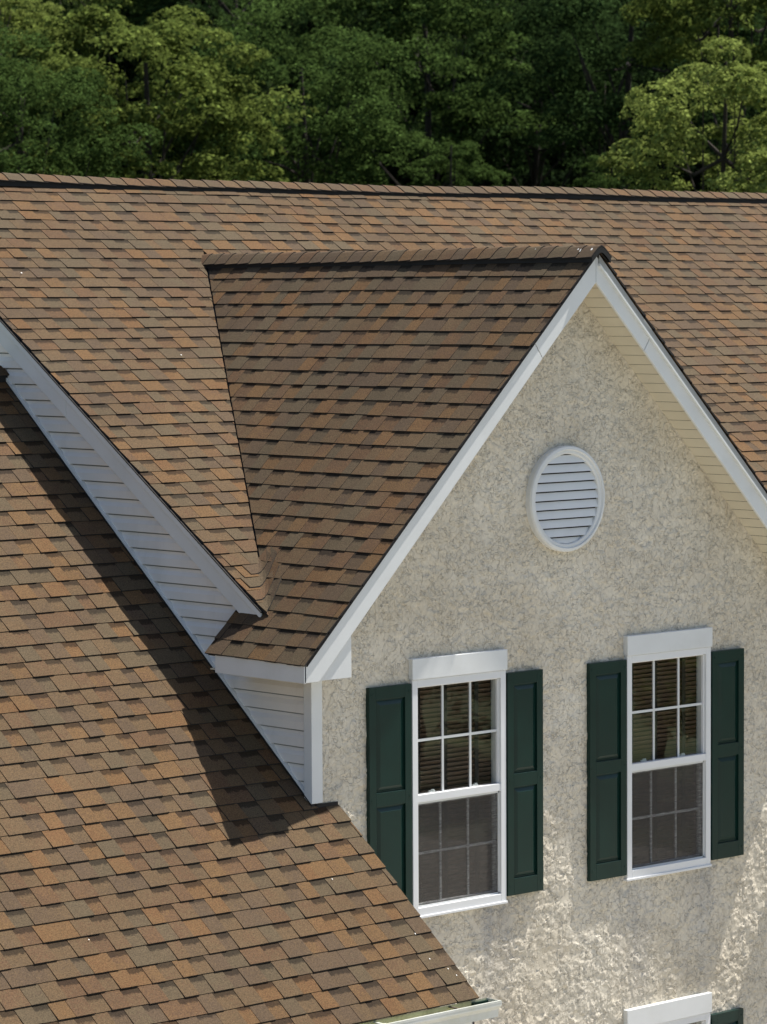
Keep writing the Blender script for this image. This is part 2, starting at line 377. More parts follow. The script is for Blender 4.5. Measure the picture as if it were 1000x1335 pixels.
def quads(name, v, f, mat, tone=None, smooth=False):
    me = bpy.data.meshes.new(name)
    nf = len(f); k = f.shape[1]
    me.vertices.add(len(v)); me.vertices.foreach_set('co', np.ascontiguousarray(v, dtype=np.float32).ravel())
    me.loops.add(nf * k); me.loops.foreach_set('vertex_index', np.ascontiguousarray(f, dtype=np.int32).ravel())
    me.polygons.add(nf)
    me.polygons.foreach_set('loop_start', np.arange(0, nf * k, k, dtype=np.int32))
    if smooth: me.polygons.foreach_set('use_smooth', np.ones(nf, dtype=bool))
    me.materials.append(mat)
    if tone is not None:
        a = me.attributes.new('tone', 'FLOAT', 'FACE'); a.data.foreach_set('value', np.ascontiguousarray(tone, dtype=np.float32))
    me.update(calc_edges=True); me.validate()
    o = bpy.data.objects.new(name, me); COL.objects.link(o)
    return o

gx, gy = np.meshgrid(np.linspace(-400, 600, 201), np.linspace(-400, 600, 201))
g = grid_mesh("ground", gx, gy, ter(gx, gy), M['ground']); g['kind'] = 'structure'
g.data.materials.append(M['forest'])
_c = np.zeros(len(g.data.polygons) * 3, dtype=np.float32); g.data.polygons.foreach_get('center', _c); _c = _c.reshape(-1, 3)
g.data.polygons.foreach_set('material_index', ((_c[:, 0] * F.x + _c[:, 1] * F.y) > 30).astype(np.int32))

# unseen, added to bounce light: pale yard round the house, grass beyond
def disc(name, r0, cx, cy, zz, mat, seed):
    rr = random.Random(seed); mb = MB(); n = 72
    pts = [(cx + r0 * (1 + .06 * math.sin(3 * a) + .04 * math.sin(5 * a + 1)) * math.cos(a), cy + r0 * (1 + .06 * math.sin(3 * a) + .04 * math.sin(5 * a + 1)) * math.sin(a), zz) for a in (6.28318 * i / n for i in range(n))]
    mb.face(pts); return mb.build(name, mat, None, fix=False)
bounce_yard = disc("bounce_yard", 25.0, -2, -1, GZ + .03, M['bounce_yard'], 1); bounce_yard['kind'] = 'structure'

# ================================================================== HOUSE
house = empty("house", (2.4, 2.0, GZ),
              "stucco and white siding house with brown shingle roofs, a gable over two shuttered windows", "house")

# ---------------------------------------------------------------- roof decks
def slab(name, pts, th, mat, parent):
    mb = MB(); n = len(mb.v)
    top = [Vector(p) for p in pts]; bot = [p - Vector((0, 0, th)) for p in top]
    mb.face(top); mb.face(list(reversed(bot)))
    for i in range(len(top)):
        j = (i + 1) % len(top); mb.face([top[i], bot[i], bot[j], top[j]])
    return mb.build(name, mat, parent)

dz = 0.016
main_roof = slab("main_roof", [(MXL + .02, .36, MS * .36 + MC - dz), (MXR, .36, MS * .36 + MC - dz), (MXR, RY, MS * RY + MC - dz), (MXL + .02, RY, MS * RY + MC - dz)], .03, M['felt'], house)
main_roof['label'] = "large brown roof slope behind the gable"
slab("back_slope", [(MXL + .02, RY + .002, MS * RY + MC - dz), (MXR, RY + .002, MS * RY + MC - dz), (MXR, 2 * RY - .36, MS * .36 + MC - dz), (MXL + .02, 2 * RY - .36, MS * .36 + MC - dz)], .03, M['edge'], main_roof)
def gz(x): return GC + GS * x if x <= XC else GC + GS * (2 * XC - x)
EX = -0.34
gable_roof = slab("gable_roof", [(EX + .015, -.30, gz(EX + .015) - dz), (XC, -.30, gz(XC) - dz), (XC, 4.12, gz(XC) - dz), (0.0, .735, gz(0) - dz), (EX + .015, .735, gz(EX + .015) - dz)], .03, M['felt'], house)
gable_roof['label'] = "darker brown shingled slope of the front gable"
EXR = GW - EX
slab("right_slope", [(XC + .002, -.30, gz(XC) - dz), (EXR - .015, -.30, gz(EXR) - dz), (EXR - .015, .6, gz(EXR) - dz), (GW, .8, gz(GW) - dz), (XC + .002, 4.12, gz(XC) - dz)], .03, M['edge'], gable_roof)
wing_roof = slab("wing_roof", [(-9, LEY + .05, LS * (LEY + .05) + LC - dz), (.185, LEY + .05, LS * (LEY + .05) + LC - dz), (.185, -.012, LC - dz), (-.012, -.012, LC - dz), (-.012, LRY, LS * LRY + LC - dz), (-9, LRY, LS * LRY + LC - dz)], .03, M['felt'], house)
wing_roof['label'] = "nearest brown roof slope at lower left with a long dark shadow"
slab("back_slope", [(-9, LRY + .002, LS * LRY + LC - dz), (-.012, LRY + .002, LS * LRY + LC - dz), (-.012, 2 * LRY + 1.39, LS * LEY + LC - dz), (-9, 2 * LRY + 1.39, LS * LEY + LC - dz)], .03, M['edge'], wing_roof)

# ---------------------------------------------------------------- shingles
PAL = [0.05, 0.1, 0.12, 0.27, 0.3, 0.32, 0.42, 0.45, 0.5, 0.5, 0.52, 0.55, 0.63, 0.68, 0.76, 0.82, 0.92]
def pick(): return min(max(random.choice(PAL) + random.uniform(-.03, .03), 0), 1)

def shingle_field(O, U, V, u0, u1, v0, v1, e, clips, unit=(0.235, 0.34), seed=1, sag=0.004, thick=1.0):
    """O origin, U along the course, V up the slope. Returns one MB per shingle tab with its centre.
    clips(u, v) -> list of half planes (a, b, c) for a unit at (u, v), or None to drop it"""
    random.seed(seed)
    N = U.cross(V).normalized()
    if N.z < 0: N = -N
    ph = [random.uniform(0, 6.28) for _ in range(8)]
    def wav(u, v):
        return (math.sin(u * 1.7 + ph[0] + v * .9) + .6 * math.sin(u * 4.1 + ph[1] + v * 2.3) + .5 * math.sin(u * 7.3 + ph[2] + v * 5.9)) * .5
    out = []
    nj = int(math.ceil((v1 - v0) / e))
    for j in range(nj):
        vb = v0 + j * e
        cph = random.uniform(0, 6.28); camp = random.uniform(.3, 1.0) * sag
        u = u0 - random.uniform(0, .3)
        step = 0.0; nxt = u + 1.0
        while u < u1:
            r = random.random()
            if r < .12: w = random.uniform(.13, .19)
            else: w = random.uniform(*unit)
            if u > nxt: step = random.uniform(-.0025, .0025); nxt = u + .99   # a new sheet starts, laid a hair off line
            ue = u + w
            cl = clips(u + w / 2, vb + e / 2)
            if cl is None: u = ue; continue
            tooth = w * random.uniform(.42, .60) if w > .2 else w
            if random.random() < .12: tooth = w
            cells = []
            hb_t, hb_g = (.0115 + random.uniform(-.0012, .003)) * thick, (.0062 + random.uniform(-.001, .001)) * thick
            ta = pick()
            if w > .2 and tooth > w * .9:
                k = random.uniform(.4, .7)
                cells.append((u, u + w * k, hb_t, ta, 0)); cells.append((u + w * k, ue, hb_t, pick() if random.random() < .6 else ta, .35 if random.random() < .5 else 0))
            else:
                cells.append((u, u + tooth, hb_t, ta, 0))
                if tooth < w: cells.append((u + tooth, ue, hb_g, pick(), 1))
            mb = MB()
            gap = .0035
            jit = step
            for ci, (a, b_, hb, tn, gp) in enumerate(cells):
                a2 = a + (gap if ci == 0 else 0)
                top_v = vb + e * 1.16
                lo = lambda uu: vb + camp * math.sin(uu * 2.2 + cph) + jit
                poly = [(a2, lo(a2)), (b_, lo(b_)), (b_, top_v), (a2, top_v)]
                if gp == 1: poly[0] = (a2, lo(a2) + .003); poly[1] = (b_, lo(b_) + .003)
                # cut the head of the band with one more row of points so the granule line can show
                rows = [poly]
                for (ca, cb, cc) in cl:
                    rows = [clip(p, ca, cb, cc) for p in rows]
                for p in rows:
                    if len(p) < 3 or area(p) < 2e-5: continue
                    def P(q, top=True):
                        s = (q[1] - vb) / e
                        base = wav(q[0], q[1]) * .0035
                        h = (hb * (1 - s) + .0012 * s) if s < 1 else .0012 - (s - 1) * .012
                        if not top: h = -.006
                        w3 = O + U * q[0] + V * q[1] + N * (h + base)
                        return w3
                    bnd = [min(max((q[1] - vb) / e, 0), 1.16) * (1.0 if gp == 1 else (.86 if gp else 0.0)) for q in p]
                    tp = [P(q) for q in p]; bt = [P(q, False) for q in p]
                    if (tp[1] - tp[0]).cross(tp[2] - tp[1]).dot(N) < 0:
                        tp.reverse(); bt.reverse(); bnd.reverse()
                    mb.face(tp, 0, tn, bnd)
                    for i in range(len(tp)):
                        k2 = (i + 1) % len(tp)
                        mb.face([tp[k2], tp[i], bt[i], bt[k2]], 1)
            if mb.f:
                out.append((mb, O + U * (u + w / 2) + V * (vb + e / 2)))
            u = ue
    return out

def px_of(P):
    d = P - CAM; z = d.dot(F)
    return 500 + 4312.17 * d.dot(RR) / z, 667.5 + 4312.17 * d.dot(DD) / z, z

def lay(field, roof, quota):
    """the largest visible tabs become objects, the others one joined part"""
    vis = []
    for i, (mb, c) in enumerate(field):
        x, y, z = px_of(c)
        if -5 < x < 1005 and -5 < y < 1340:
            A = sum((Vector(mb.v[f[1]]) - Vector(mb.v[f[0]])).cross(Vector(mb.v[f[2]]) - Vector(mb.v[f[1]])).length for f, mi in zip(mb.f, mb.mi) if mi == 0)
            vis.append((A / z ** 2, i))
    vis.sort(reverse=True)
    single = set(i for _, i in vis[:quota])
    rest = MB()
    for i, (mb, c) in enumerate(field):
        if i in single:
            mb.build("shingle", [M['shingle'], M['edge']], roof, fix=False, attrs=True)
        else:
            n = len(rest.v)
            rest.v.extend(mb.v); rest.f.extend([tuple(n + k for k in f) for f in mb.f]); rest.mi.extend(mb.mi); rest.tone.extend(mb.tone); rest.band.extend(mb.band)
    if rest.f:
        o = rest.build("shingle_courses", [M['shingle'], M['edge']], roof, fix=False, attrs=True); o['kind'] = 'stuff'
    return len(vis)

# wing roof (nearest)
U, V = Vector((1, 0, 0)), Vector((0, 1, LS)).normalized()
L = math.hypot(1, LS)
O = Vector((0, 0, LC))
def clw(u, v):
    c = [(0, 1, LRY * L - .02), (1, 0, .20)]
    if v > 0.0: c.append((1, 0, -.006))
    return c
nv = lay(shingle_field(O, U, V, -4.6, .3, LEY * L, LRY * L, .1470, clw, seed=3, sag=.004), wing_roof, 300)
lay(shingle_field(O, U, V, -8.6, -4.6, LEY * L, LRY * L, .1470, clw, seed=4, sag=.004), wing_roof, 0)
# main roof: valley where z_main = z_gable -> u < (MS*y + MC - GC) on the left, mirrored on the right
U, V = Vector((1, 0, 0)), Vector((0, 1, MS)).normalized()
L = math.hypot(1, MS); O = Vector((0, 0, MC)); cy = 1 / L
def clm(u, v):
    c = [(0, 1, RY * L - .01), (-1, 0, -MXL), (1, 0, MXR)]
    if u < XC: c.append((1, -MS * cy / GS, (MC - GC) / GS - .010))
    else: c.append((-1, -MS * cy / GS, (MC - GC) / GS - 2 * XC + .01))
    return c
nm = lay(shingle_field(O, U, V, MXL - .2, MXR, .36 * L, RY * L, .1400, clm, seed=5, sag=.003, thick=.85), main_roof, 0)
# gable roof, left slope: courses run back along Y
U, V = Vector((0, -1, 0)), Vector((1, 0, GS)).normalized()
L = math.hypot(1, GS); O = Vector((0, 0, GC))
def clg(u, v):
    x = v / L
    c = [(0, 1, XC * L - .01), (1, 0, .315)]
    if x < -.0001: c.append((-1, 0, .735))
    # y < (x + GC - MC)/MS  ->  -u < ...
    if x > 0.02: c.append((-1, -GS / L / MS, (GC - MC) / MS - .012))
    elif x >= -.0001: c.append((-1, 0, .62))
    return c
ng = lay(shingle_field(O, U, V, -4.3, .5, (EX - .02) * L, XC * L, .1418, clg, unit=(.22, .33), seed=9, sag=.006, thick=.72), gable_roof, 0)
# gable roof, right slope (its dark butt ends show along the right rake)
U, V = Vector((0, -1, 0)), Vector((-1, 0, GS)).normalized()
O = Vector((2 * XC, 0, GC))
lay(shingle_field(O, U, V, -4.3, .5, (EX - .02) * L, XC * L, .1418, clg, unit=(.22, .33), seed=10, sag=.006), gable_roof, 0)
print("visible shingles", nv, nm, ng)

# the last few courses are woven round the foot of the left valley: bent pieces that climb from one slope to the other
def zsurf(x, y):
    a, b = MS * y + MC, gz(x); k = .035
    h = max(k - abs(a - b), 0) / k
    return max(a, b) + h * h * k * .25
random.seed(31)
for i in range(4):
    yc = .375 + i * .1165; xv = (MS * yc + MC - GC) / GS
    mb = MB(); tn = pick(); nu, nvv = 8, 3
    lenl, lenr = (.13, .22) if i < 3 else (.10, .12)
    rows = []
    for b in range(nvv + 1):
        row = []
        for a in range(nu + 1):
            t = a / nu; x = xv - lenl + (lenl + lenr) * t
            rise = max(x - xv + .05, 0)
            y = yc + .55 * rise ** 1.15 * (1.0 if i < 3 else .6) + b / nvv * (.125 - .35 * rise * 0)
            x2 = x + b / nvv * .05 * t
            if x2 < MXL: x2 = MXL
            row.append(Vector((x2, y, zsurf(x2, y) + .0175 - .0145 * (b / nvv))))
        rows.append(row)
    for b in range(nvv):
        for a in range(nu): mb.face([rows[b][a], rows[b][a + 1], rows[b + 1][a + 1], rows[b + 1][a]], 0, tn if a < nu * .55 else min(tn + .12, 1))
    for a in range(nu): mb.face([rows[0][a + 1], rows[0][a], rows[0][a] - Vector((0, 0, .014)), rows[0][a + 1] - Vector((0, 0, .014))], 1)
    for b in range(nvv): mb.face([rows[b][nu], rows[b + 1][nu], rows[b + 1][nu] - Vector((0, 0, .012)), rows[b][nu] - Vector((0, 0, .012))], 1)
    mb.build("valley_shingle", [M['shingle'], M['edge']], main_roof, fix=False, attrs=True)

# ---------------------------------------------------------------- ridge caps
def ridge(roof, start, along, side, slope, n, step, wdt=.125, lift=.035, sag=0.0, seed=2, ventdepth=.03, thick=.006):
    """start: point on the ridge line; along: unit vector; side: unit horizontal vector across; slope: drop per metre"""
    random.seed(seed)
    vm = MB()
    S = Vector(side); A = Vector(along); Z = Vector((0, 0, 1))
    prof = [(-1.0, 0), (-.6, 0), (-.22, .0), (0, .0), (.22, .0), (.6, 0), (1.0, 0)]
    c = 1 / math.hypot(1, slope)
    def pt(t, k, h):
        """t along, k across (-1..1), h lift"""
        x = k * wdt * c; r = .10
        z = -slope * (math.sqrt(x * x + .0009) - .03) + h
        sg = sag * math.sin(t * .8 + 1.0) + sag * .6 * math.sin(t * 1.9)
        return Vector(start) + A * t + S * x + Z * (z + sg)
    # vent body under the caps
    ks = [-.92, -.5, -.2, 0, .2, .5, .92]
    tot = n * step
    segs = max(2, int(tot / .5))
    for i in range(segs):
        t0, t1 = tot * i / segs, tot * (i + 1) / segs
        for a, b in zip(ks[:-1], ks[1:]):
            vm.face([pt(t0, a, lift - .004), pt(t1, a, lift - .004), pt(t1, b, lift - .004), pt(t0, b, lift - .004)])
        for k in (-.92, .92):
            vm.face([pt(t0, k, lift - .004), pt(t1, k, lift - .004), pt(t1, k, -.03), pt(t0, k, -.03)])
    for t in (0, tot):
        for a, b in zip(ks[:-1], ks[1:]):
            vm.face([pt(t, a, lift - .004), pt(t, b, lift - .004), pt(t, b, -.03), pt(t, a, -.03)])
    vm.build("ridge_vent", M['vent'], roof, fix=False)
    for i in range(n):
        mb = MB(); t0 = i * step; t1 = t0 + step * 1.25
        tn = pick() * .82; j = random.uniform(-.004, .004); skew = random.uniform(-.01, .01)  # tones lowered: shade on the caps put into their colour
        kk = [-1.04 + j * 4, -.6, -.25, 0, .25, .6, 1.04 - j * 4]
        def T(k, end):
            # the near end is lifted above the cap below, the far end is tucked in
            t = t0 + j if not end else t1
            return pt(t + skew * k, k, lift + (.011 if not end else .001))
        for a, b in zip(kk[:-1], kk[1:]):
            mb.face([T(a, 0), T(b, 0), T(b, 1), T(a, 1)], 0, tn)
            mb.face([T(a, 0), T(b, 0), T(b, 0) - Z * thick * 1.8, T(a, 0) - Z * thick * 1.8], 1)
        for k in (kk[0], kk[-1]):
            mb.face([T(k, 0), T(k, 1), T(k, 1) - Z * thick, T(k, 0) - Z * thick], 1)
        mb.build("ridge_cap", [M['shingle'], M['edge']], roof, fix=True, attrs=True)

# main ridge: caps lap from left to right end; the camera sees the front half
ridge(main_roof, (MXL, RY, MS * RY + MC + .012), (1, 0, 0), (0, -1, 0), MS, 78, .1735, wdt=.138, lift=.020, sag=.010, seed=21)
ridge(gable_roof, (XC, -.345, gz(XC) + .006), (0, 1, 0), (-1, 0, 0), 1.0, 31, .1455, wdt=.150, lift=.013, sag=.004, seed=22)
ridge(wing_roof, (-.02, LRY, LS * LRY + LC + .006), (-1, 0, 0), (0, -1, 0), LS, 12, .15, wdt=.14, lift=.036, seed=23)

# flecks of spilled white paint on the cap at the gable end and a few on the slopes
random.seed(5)
def fleck(P, U_, V_, N_, a, b, parent):
    mb = MB(); n = 7
    mb.face([P + N_ * .002 + U_ * (a * math.cos(6.283 * i / n) * random.uniform(.6, 1.1)) + V_ * (b * math.sin(6.283 * i / n) * random.uniform(.6, 1.1)) for i in range(n)])
    o = mb.build("paint_fleck", M['paint'], parent, fix=False)
sd = Vector((-1, 0, -GS)).normalized(); Nn = Vector((-GS, 0, 1)).normalized(); Ya = Vector((0, 1, 0))
for i in range(16):
    t = random.uniform(.02, .22) if i < 12 else random.uniform(.3, .9)
    q = random.uniform(.035, .10)
    P = Vector((XC, -.345 + t, gz(XC) + .022)) + sd * q + Nn * .004 + Nn * (.008 + .011 * (1 - (t % .1455) / .1455))
    fleck(P, (Ya + sd * random.uniform(-.9, .2)).normalized(), sd, Nn, random.uniform(.004, .008), random.uniform(.014, .034), gable_roof)
Nw = Vector((0, -LS, 1)).normalized(); Vw = Vector((0, 1, LS)).normalized(); Xa = Vector((1, 0, 0))
for x, y in ((.05, -.93), (.02, -1.10), (.11, -1.18), (.14, -1.23), (-2.42, -.62), (-.3, -.5)):
    fleck(Vector((x, y, LS * y + LC)) + Nw * .011, Xa, Vw, Nw, .004, .007, wing_roof)
Nm = Vector((0, -MS, 1)).normalized(); Vm = Vector((0, 1, MS)).normalized()
for x, y in ((1.25, 2.95), (.45, 3.9), (8.3, 5.0)):
    fleck(Vector((x, y, MS * y + MC)) + Nm * .011, Xa, Vm, Nm, .007, .009, main_roof)

# ---------------------------------------------------------------- stucco gable wall with real trowelled relief
WX = -.034                                   # the frames stand proud of the wall they were measured on
wins = [(0.911 + WX, 1.826 + WX), (3.088 + WX, 4.012 + WX)]
Z0, Z1, H0 = -0.913, 0.757, 0.907
opens = [(a + .03, b - .03, Z0 + .03, Z1 - .02) for a, b in wins] + [(a + .03, b - .03, -3.72, -2.07) for a, b in wins]
ST = 0.0076
xs = np.arange(0.0, GW + ST / 2, ST); zs = np.arange(-2.75, 3.66, ST)
X, Zg = np.meshgrid(xs, zs)
wx = X + .030 * (vnoise(X * 11, Zg * 11, 1) - .5) * 2 + .012 * (vnoise(X * 37, Zg * 37, 2) - .5) * 2
wz = Zg + .030 * (vnoise(X * 11, Zg * 11, 3) - .5) * 2 + .012 * (vnoise(X * 37, Zg * 37, 4) - .5) * 2
Hh = np.zeros_like(X)
dens = vnoise(X * 2.1, Zg * 2.1, 60) * .10 - .05
def jag(fr, k):
    return .50 * vnoise(wx * fr, wz * fr * 1.1, 10 + k) + .30 * vnoise(wx * fr * 2.3, wz * fr * 2.3, 20 + k) + .20 * vnoise(wx * fr * 5.1, wz * fr * 5.1, 50 + k)
for k, (fr, amp) in enumerate(((9, .0036), (14, .0038), (20, .0033), (28, .0022))):
    mask = sstep(.38, .62, vnoise(wx * fr * .55, wz * fr * .55, 30 + k))
    Hh += amp * sstep(.488, .508, jag(fr, k) + dens * (-1) ** k) * mask
Hh += .0007 * vnoise(X * 62, Zg * 62, 40) + .003 * (vnoise(X * 1.3, Zg * 1.3, 41) - .5)
# blend the relief away to the flat backing at the very bottom row
v = np.stack([X, -Hh, Zg], -1).reshape(-1, 3)
ny, nx = X.shape
idx = np.arange(ny * nx).reshape(ny, nx)
cx = (X[:-1, :-1] + ST / 2); cz = (Zg[:-1, :-1] + ST / 2)
keep = (cz < np.minimum(GC + GS * cx, GC + GS * (2 * XC - cx)) - .10)
for a, b, c, d in opens: keep &= ~((cx > a) & (cx < b) & (cz > c) & (cz < d))
f = np.stack([idx[:-1, :-1], idx[:-1, 1:], idx[1:, 1:], idx[1:, :-1]], -1)[keep]
used = np.unique(f); remap = np.full(ny * nx, -1); remap[used] = np.arange(len(used))
wall = quads("stucco_wall", v[used], remap[f], M['stucco'], smooth=True)
attach(wall, house)
mb = MB()
for x0, x1 in ((0, .941 + WX), (1.796 + WX, 3.118 + WX), (3.982 + WX, GW)): mb.box(x0, x1, -.004, .12, GZ, -2.742)
for x0, x1 in ((.941 + WX, 1.796 + WX), (3.118 + WX, 3.982 + WX)): mb.box(x0, x1, -.004, .12, GZ, -3.72)
mb.build("lower_wall", M['stucco'], wall)
mb = MB(); mb.box(GW - .004, GW + .004, .002, .5, GZ, 1.0); mb.build("side_wall", M['stucco'], house)

# main body walls behind
mb = MB(); mb.box(GW + .01, 13.2, .62, .74, GZ, 1.30); mb.build("main_wall", M['stucco'], house)
mb = MB(); mb.box(.02, 13.2, 2 * RY - .9, 2 * RY - .78, GZ, 1.3); mb.build("rear_wall", M['stucco'], house)
mb = MB(); mb.prism([(.74, GZ), (2 * RY - .9, GZ), (2 * RY - .9, 1.25), (RY, MS * RY + MC - .1), (.74, 1.4)], 13.08, 13.2, 'x'); mb.build("end_wall", M['stucco'], house)
# wing body under the nearest roof
mb = MB(); mb.box(-8.8, .08, -1.10, -.98, GZ, LS * -1.1 + LC - .06); mb.prism([(-.98, GZ), (-.01, GZ), (-.01, LC - .08), (-.98, LS * -.98 + LC - .08)], -.04, .08, 'x')
mb.prism([(-.98, GZ), (8.1, GZ), (8.1, LS * -1.1 + LC - .06), (LRY, LS * LRY + LC - .08), (-.98, LS * -.98 + LC - .08)], -8.8, -8.68, 'x')
mb.box(-8.8, 0, 8.1, 8.2, GZ, LS * -1.1 + LC - .06)
mb.build("wing_wall", M['stucco'], house)

# low bay added unseen at right, its eave set to shade the right edge of the gable wall
shade_bay = MB(); shade_bay.box(6.2, 9.2, -1.2, .6, GZ, 1.12); shade_bay.build("shade_bay_wall", M['stucco'], house)
shade_bay = MB(); shade_bay.prism([(-1.45, 1.12), (.62, 1.12), (.62, 1.62), (-1.45, 1.29)], 5.92, 9.5, 'x'); shade_bay.build("shade_bay_roof", M['edge'], house)

# ---------------------------------------------------------------- gable end siding (faces left)
sid = MB(); sid.prism([(.04, LC - .5), (5.4, LC - .5), (5.4, 4.3), (RY, 4.28), (.04, .93)], .004, .09, 'x')
siding = sid.build("siding_wall", M['drip_lap_shade'], house)  # grey backing colour draws the lap shade between the boards
E = .1154
def strip(zb):
    prof = [(.0260, 0.0), (.0275, .003), (.0250, .056), (.0210, .063), (.0100, .084), (.0085, .1060)]
    mb = MB()
    segs = []
    # clip the board rectangle in (y, z)
    for (x0, h0), (x1, h1) in zip(prof[:-1], prof[1:]):
        q = [(.05, zb + h0), (5.2, zb + h0), (5.2, zb + h1), (.05, zb + h1)]
        xx = {round(zb + h0, 6): x0, round(zb + h1, 6): x1}
        for c in ((-LS, 1, None), (MS, -1, None)):
            pass
        q = clip(q, LS, -1, -(LC) - .01)         # above the wing roof: z >= LS*y + LC + .01
        q = clip(q, -MS, 1, MC - .07)            # below the main roof underside
        q = clip(q, -1, 1, .86 - .05 + .40) if False else q
        if len(q) < 3: continue
        def xo(z): t = (z - zb - h0) / (h1 - h0); return -(x0 + (x1 - x0) * min(max(t, 0), 1))
        pts = [(xo(p[1]), p[0], p[1]) for p in q]
        mb.face(pts)
        if h0 == 0.0:
            ys = [p[0] for p in q if abs(p[1] - zb) < 1e-6]
            if len(ys) >= 2: mb.face([(-x0, min(ys), zb), (-x0, max(ys), zb), (0, max(ys), zb), (0, min(ys), zb)])
    return mb
z = .71 - 8 * E
while z < 4.2:
    mb = strip(z)
    if mb.f:
        o = mb.build("siding_board", M['vinyl'], siding, fix=False)
    z += E
# trim channel following the wing roof, with dark flashing under it
mb = MB(); mb.prism([(.055, LS * .055 + LC + .012), (LRY, LS * LRY + LC + .012), (LRY, LS * LRY + LC + .040), (.055, LS * .055 + LC + .040)], -.042, -.002, 'x')
mb.build("siding_channel", M['white'], siding, bevel=.002)
mb = MB(); mb.prism([(-.02, LC + .001), (LRY, LS * LRY + LC + .001), (LRY, LS * LRY + LC + .011), (-.02, LC + .011)], -.050, -.001, 'x')
mb.box(-.02, .19, -.02, -.001, LC - .012, LC + .012)
mb.build("step_flashing", M['edge'], siding)

# corner board
mb = MB(); mb.box(-.046, .052, -.020, .062, -.012, .875)
mb.build("corner_board", M['white'], house, bevel=.003)

# ---------------------------------------------------------------- gable rakes, returns, soffit
def surf(x): return gz(x) - .028
VW = .205
def rakeboard(xa, xb, cut=False, ja=0.0, jb=0.0):
    """board segment between xa and xb on the gable front"""
    mb = MB()
    if cut == 'L': poly = [(xa, surf(xa)), (xb, surf(xb)), (xb + jb, surf(xb + jb) - VW), (-.211, .860), (xa, .860)]
    elif cut == 'R': poly = [(xa, surf(xa)), (xb, surf(xb)), (xb, .860), (GW + .211, .860), (xa + ja, surf(xa + ja) - VW)]
    else: poly = [(xa, surf(xa)), (xb, surf(xb)), (xb + jb, surf(xb + jb) - VW), (xa + ja, surf(xa + ja) - VW)]
    mb.prism(poly, -OV, -OV + .022, 'y')
    return mb.build("rake_board", M['white'], house, bevel=.003)
rakeboard(EX, 1.825, 'L', jb=.085); rakeboard(1.830, XC - .0018, ja=.085); rakeboard(XC + .0018, 3.045, jb=-.085); rakeboard(3.049, EXR, 'R', ja=-.085)
# shingle mould strip on the right rake and thin drip_strip edges on both
mb = MB(); mb.prism([(XC + .02, surf(XC + .02) + .012), (EXR, surf(EXR) + .012), (EXR, surf(EXR) - .050), (XC + .02, surf(XC + .02) - .050)], -OV - .014, -OV - .001, 'y')
mb.build("drip_strip", M['drip_lap_shade'], house, bevel=.002)
mb = MB(); mb.prism([(XC + .02, surf(XC + .02) - .051), (EXR, surf(EXR) - .051), (EXR, surf(EXR) - .070), (XC + .02, surf(XC + .02) - .070)], -OV - .024, -OV - .001, 'y')
mb.build("bead_moulding", M['white'], house, bevel=.002)
mb = MB(); mb.prism([(EX, surf(EX) + .013), (XC, surf(XC) + .013), (XC, surf(XC) + .002), (EX, surf(EX) + .002)], -OV - .010, -OV + .02, 'y')
mb.build("drip_strip", M['edge'], house)
# boxed returns
for s in (1, -1):
    def mx(x): return x if s == 1 else GW - x
    mb = MB()
    p = [(EX + .012, .862), (.10, .862), (.10, surf(.10) - VW + .02), (EX + .012, surf(EX + .012) - .03)]
    mb.prism([(mx(a), b) for a, b in p], -OV + .024, -.002, 'y')
    mb.build("eave_return", M['white'], house, bevel=.002)
# eave fascia and soffit along the left
mb = MB(); mb.box(EX - .004, EX + .014, -OV + .0, .640, .858, gz(EX) - .022)
mb.build("fascia_board", M['white'], house, bevel=.002)
mb = MB(); mb.box(EX + .02, 0.0, -OV + .03, .72, .872, .880)
mb.build("eave_soffit", M['soffit'], house)
mb = MB(); mb.box(EXR - .014, EXR + .004, -OV, .6, .858, gz(EX) - .022); mb.build("fascia_board", M['white'], house, bevel=.002)
# rake soffits made of short panels, running back from the board to the wall
sr = MB(); c45 = math.sqrt(.5)
def under(x): return gz(x) - .028 - VW + .030
for s in (1, -1):
    sf = MB()
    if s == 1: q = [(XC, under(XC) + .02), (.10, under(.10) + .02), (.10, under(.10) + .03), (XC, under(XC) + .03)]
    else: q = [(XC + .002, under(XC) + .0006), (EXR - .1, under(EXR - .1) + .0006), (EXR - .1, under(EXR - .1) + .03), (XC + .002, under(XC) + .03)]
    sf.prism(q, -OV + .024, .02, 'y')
    so = sf.build("soffit", M['tape_gap_shade'], house)  # dark backing colour stands in for groove shade between the panels
    dx = .0715; k = 0
    while XC + (k + 1) * dx < EXR - .1:
        xa = XC + .004 + k * dx; xb = xa + dx - .0052
        mb = MB()
        if s == 1: xa, xb = GW - xa, GW - xb
        # each panel is a little proud at its lower lip
        mb.prism([(xa, under(xa) - .0005), (xb, under(xb) - .0010), (xb, under(xb) + .018), (xa, under(xa) + .018)], -OV + .024, -.0005, 'y')
        mb.build("soffit_panel", M['soffit'], so)
        k += 1

